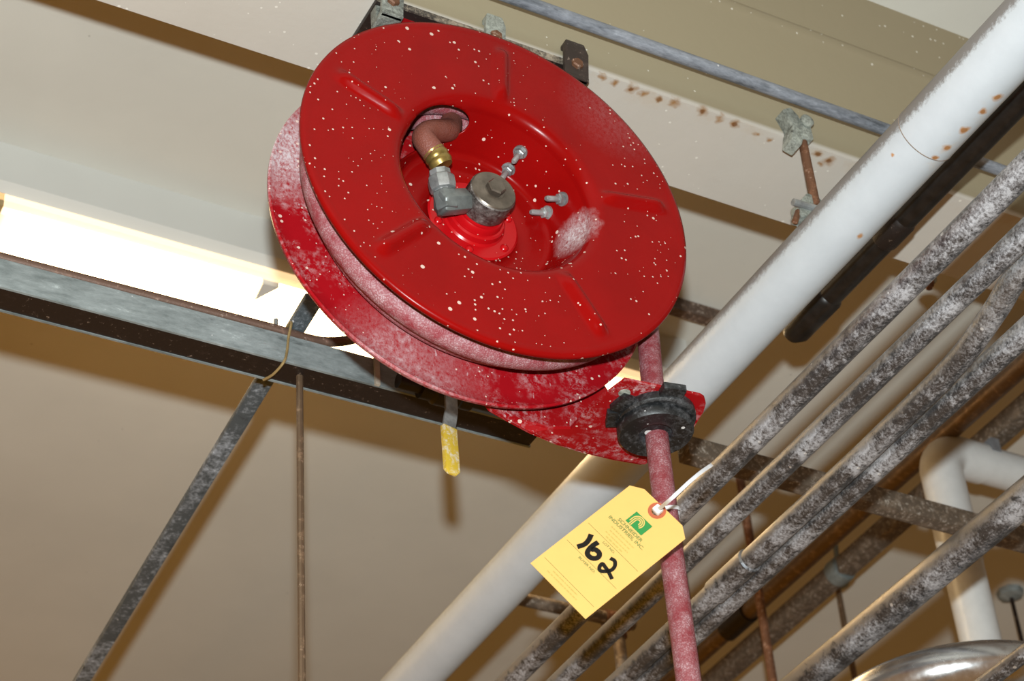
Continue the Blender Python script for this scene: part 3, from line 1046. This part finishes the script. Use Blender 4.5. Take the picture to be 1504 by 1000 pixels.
# ------------------------------------------------------------------ lot tag on the hose
TN = Vector((-.499, -.863, -.078)).normalized()
TC = ray(892, 810) * 1.985
def TP(px, py, lift=0.0):
    return onplane(px, py, TC, TN) + TN * lift
A, B_, D_ = TP(779, 827), TP(860, 909), TP(925, 713)
EU = (B_ - A).normalized()
EV = TN.cross(EU)
if EV.dot(D_ - A) < 0:
    EV = -EV
WT = (B_ - A).length
LT = (D_ - A).dot(EV)
def TU(u, v, lift=0.0):
    return A + EU * u + EV * v + TN * lift
def uv(px, py):
    q = TP(px, py) - A
    return q.dot(EU), q.dot(EV)
tg = thing('lot_tag', TC, 'yellow paper lot tag with handwritten 162 hanging on the red hose', 'tag')
top = uv(943, 715)[1]
ch_ = uv(943, 715)[0]
M_yel = m_plain('yellow_card', (.63, .37, .105), .6, 0, .015, .3)
hu, hv = uv(965, 750)
outline = [TU(0, 0), TU(WT, 0), TU(WT, LT), TU(WT - .012, top), TU(.012, top), TU(0, LT)]
hole = [TU(hu + .0052 * math.cos(a), hv + .0052 * math.sin(a)) for a in [2 * math.pi * k / 18 for k in range(18)]]
bm = bmesh.new()
org = tg.location
vo = [bm.verts.new(p - org) for p in outline]
vh = [bm.verts.new(p - org) for p in hole]
eds = [bm.edges.new((vo[i], vo[(i + 1) % 6])) for i in range(6)] + [bm.edges.new((vh[i], vh[(i + 1) % 18])) for i in range(18)]
bmesh.ops.triangle_fill(bm, use_beauty=True, edges=eds)
r_ = bmesh.ops.extrude_face_region(bm, geom=bm.faces[:])
bmesh.ops.translate(bm, verts=[v for v in r_['geom'] if isinstance(v, bmesh.types.BMVert)], vec=-TN * .0005)
bmesh.ops.recalc_face_normals(bm, faces=bm.faces)
me = bpy.data.meshes.new('card')
bm.to_mesh(me)
bm.free()
me.materials.append(M_yel)
card = bpy.data.objects.new('card', me)
COL.objects.link(card)
card.parent = tg
# orange reinforcing ring
rg = MB()
vs, fs = [], []
for k in range(28):
    a = 2 * math.pi * k / 28
    for q, l in ((.0053, .0004), (.0086, .0004), (.0086, 0), (.0053, 0)):
        vs.append(TU(hu + q * math.cos(a), hv + q * math.sin(a), l))
for k in range(28):
    j = (k + 1) % 28
    for i in range(4):
        i2 = (i + 1) % 4
        fs.append((4 * k + i, 4 * k + i2, 4 * j + i2, 4 * j + i))
rg.add(vs, fs)
rg.build('hole_reinforcement', m_plain('orange_fibre', (.42, .09, .03), .7), tg)

M_ink = m_plain('black_marker_ink', (.009, .007, .005), .6, 0, .1, .15)
M_green = m_plain('green_print', (.012, .185, .032), .6, 0, .03)
M_pale = m_plain('faint_green_print', (.42, .31, .07), .6, 0, .05)
M_txt = m_plain('green_text_print', (.12, .17, .035), .6, 0, .05)

def ribbon(mb, P2, wd, lift):
    P = [Vector((p[0], p[1])) for p in P2]
    n_ = len(P)
    vs, fs = [], []
    for i in range(n_):
        d = (P[min(i + 1, n_ - 1)] - P[max(i - 1, 0)]).normalized()
        s = Vector((-d.y, d.x))
        ww = wd[i] if isinstance(wd, list) else wd
        for q in (P[i] + s * ww / 2, P[i] - s * ww / 2):
            vs.append(TU(q.x, q.y, lift))
        for q in (P[i] + s * ww / 2, P[i] - s * ww / 2):
            vs.append(TU(q.x, q.y, 0))
    for i in range(n_ - 1):
        a = 4 * i
        b = a + 4
        fs += [(a, a + 1, b + 1, b), (a, b, b + 2, a + 2), (a + 1, a + 3, b + 3, b + 1)]
    mb.add(vs, fs)

def sm2(pts, n=6):
    return [(p.x, p.y) for p in smooth_path([Vector((a, b, 0)) for a, b in pts], n)]

def pxs(pts):
    return [uv(px, py) for px, py in pts]

def K(x, y):                                     # crop coords of the big tag view
    return 770 + x * .23, 690 + y * .23
digits = {'1': [(428, 412), (410, 450), (382, 477), (338, 492)],
          '6': [(472, 462), (430, 490), (403, 528), (418, 556), (448, 566), (474, 556), (479, 532), (455, 510), (428, 508)],
          '2': [(549, 564), (577, 582), (578, 615), (556, 640), (515, 648), (486, 644), (480, 622), (498, 600), (518, 622), (538, 652), (561, 698)]}
for dname, pts in digits.items():
    mb = MB()
    P2 = sm2(pxs([K(*q) for q in pts]))
    wd = .0050 if dname != '2' else .0037
    ribbon(mb, P2, wd, .0003)
    mb.build('handwritten_digit', M_ink, tg, smooth=0)
# printed rules
rule = MB()
for a, b_ in (((397, 326), (722, 645)), ((258, 437), (592, 758)), ((118, 545), (440, 872))):
    u0, v0 = uv(*K(*a))
    u1, v1 = uv(*K(*b_))
    vm = (v0 + v1) / 2
    ribbon(rule, [(.004, vm), (WT - .004, vm)], .0004, .0002)
rule.build('printed_rules', M_txt, tg, smooth=0)

def text(s, u0, u1, v, mat, name, size_v=None, sx_=1.0):
    """one line of print; fitted between u0 and u1, baseline at v, letters upright towards the hole"""
    cu = bpy.data.curves.new('t', 'FONT')
    cu.body = s
    cu.size = 1.0
    cu.offset = .028
    ob = bpy.data.objects.new('t', cu)
    COL.objects.link(ob)
    dg = bpy.context.evaluated_depsgraph_get()
    me_ = bpy.data.meshes.new_from_object(ob.evaluated_get(dg))
    bpy.data.objects.remove(ob)
    xs = [q.co.x for q in me_.vertices]
    x0, x1 = min(xs), max(xs)
    k = (u1 - u0) / (x1 - x0)
    ky = k if size_v is None else size_v / .72
    for q in me_.vertices:
        p = TU(u0 + (q.co.x - x0) * k, v + q.co.y * ky, .00025) - tg.location
        q.co = p
    me_.name = name
    me_.materials.clear()
    me_.materials.append(mat)
    o_ = bpy.data.objects.new(name, me_)
    COL.objects.link(o_)
    o_.parent = tg
    return o_

def span(a, b_):
    u0, v0 = uv(*a)
    u1, v1 = uv(*b_)
    return u0, u1, (v0 + v1) / 2
def crop1(x, y):
    return 860 + x * .09, 730 + y * .09
u0, u1, v = span(crop1(520, 372), crop1(905, 742))
text('SCHNEIDER', u0, u1, v, M_txt, 'printed_text', .0034)
u0, u1, v = span(crop1(360, 338), crop1(935, 862))
text('INDUSTRIES, INC.', u0, u1, v, M_txt, 'printed_text', .0034)
u0, u1, v = span(crop1(276, 742), crop1(460, 928))
text('LOT NO.', u0, u1, v, M_txt, 'printed_text', .0024)
def crop2(x, y):
    return 780 + x * .12, 790 + y * .12
u0, u1, v = span(crop2(572, 244), crop2(775, 432))
text('BUYER NO.', u0, u1, v, M_txt, 'printed_text', .0024)
# address and small print: too small to read in the photograph, only broken lines of faint ink
fine = MB()
rnd = random.Random(3)
def dashes(a, b_, hgt):
    u0, u1, v = span(a, b_)
    u = u0
    while u < u1:
        l = rnd.uniform(.0012, .0042)
        ribbon(fine, [(u, v), (min(u + l, u1), v)], hgt, .0002)
        u += l + rnd.uniform(.0005, .0011)
dashes(crop1(420, 480), crop1(790, 830), .0013)
dashes(crop1(395, 540), crop1(720, 850), .0011)
dashes(crop1(330, 560), crop1(690, 905), .0011)
dashes(crop1(330, 640), crop1(600, 890), .0015)
dashes(crop2(268, 405), crop2(565, 695), .0012)
dashes(crop2(195, 400), crop2(560, 755), .0012)
fine.build('fine_print', M_pale, tg, smooth=0)['kind'] = 'stuff'
# logo: green block with yellow curling wave lines
lb, lt_, lr = uv(*crop1(650, 380)), uv(*crop1(838, 236)), uv(*crop1(905, 632))
lu0, lv0 = lb
lu1 = lr[0]
lv1 = lt_[1]
lg = MB()
ribbon(lg, [(lu0, (lv0 + lv1) / 2), (lu1, (lv0 + lv1) / 2)], lv1 - lv0, .0002)
lgo = lg.build('printed_logo', M_green, tg, smooth=0)
wv_ = MB()
cu_, cv_ = lu0 + (lu1 - lu0) * .42, lv0 + (lv1 - lv0) * .50
for rr in (.0026, .0045, .0064):
    P2 = [(cu_ - rr, lv0 + .0003)] if rr < .006 else [(cu_ - rr, lv0 + .003)]
    P2 += [(cu_ + rr * math.cos(a), cv_ + rr * .95 * math.sin(a)) for a in [math.pi - (math.pi * 1.2) * i / 14 for i in range(15)]]
    ribbon(wv_, P2, .0010, .0004)
wv_.build('wave_lines', M_yel, lgo, smooth=0)

# white cable tie
M_tie = m_plain('white_nylon', (.66, .66, .68), .4, 0, .05)
tie = thing('cable_tie', TU(hu, hv), 'white plastic cable tie through the tag hole, its tail sticking up right', 'cable tie')
hd = TU(hu + .001, hv, .003)
MB().obox(hd, EU * .0042, EV * .0038, TN * .0030).build('tie_head', M_tie, tie, bevel=.0014)
dd = hd.dot(TN)
tp = [hd, ray(985, 733) * 1.955, ray(1012, 708) * 1.965, ray(1030, 693) * 1.985, ray(1046, 682) * 2.01]
strip(smooth_path(tp, 5), RT @ Vector((-.0011, .0013, 0)), RT @ Vector((0, 0, .0005))).build('tie_tail', M_tie, tie, smooth=50)
zl_ = ony(972, 752, GY).z
loop = []
for k in range(15):
    a = math.radians(-150 + 250 * k / 14)
    loop.append(Vector((GX + .0140 * math.cos(a - 1.2), GY + .0140 * math.sin(a - 1.2), zl_ + .004 * math.sin(a))))
loop = [hd - TN * .004] + loop
strip(smooth_path(loop, 2), Vector((0, 0, .0020)), Vector((.0004, .0004, 0))).build('tie_loop', M_tie, tie, smooth=50)
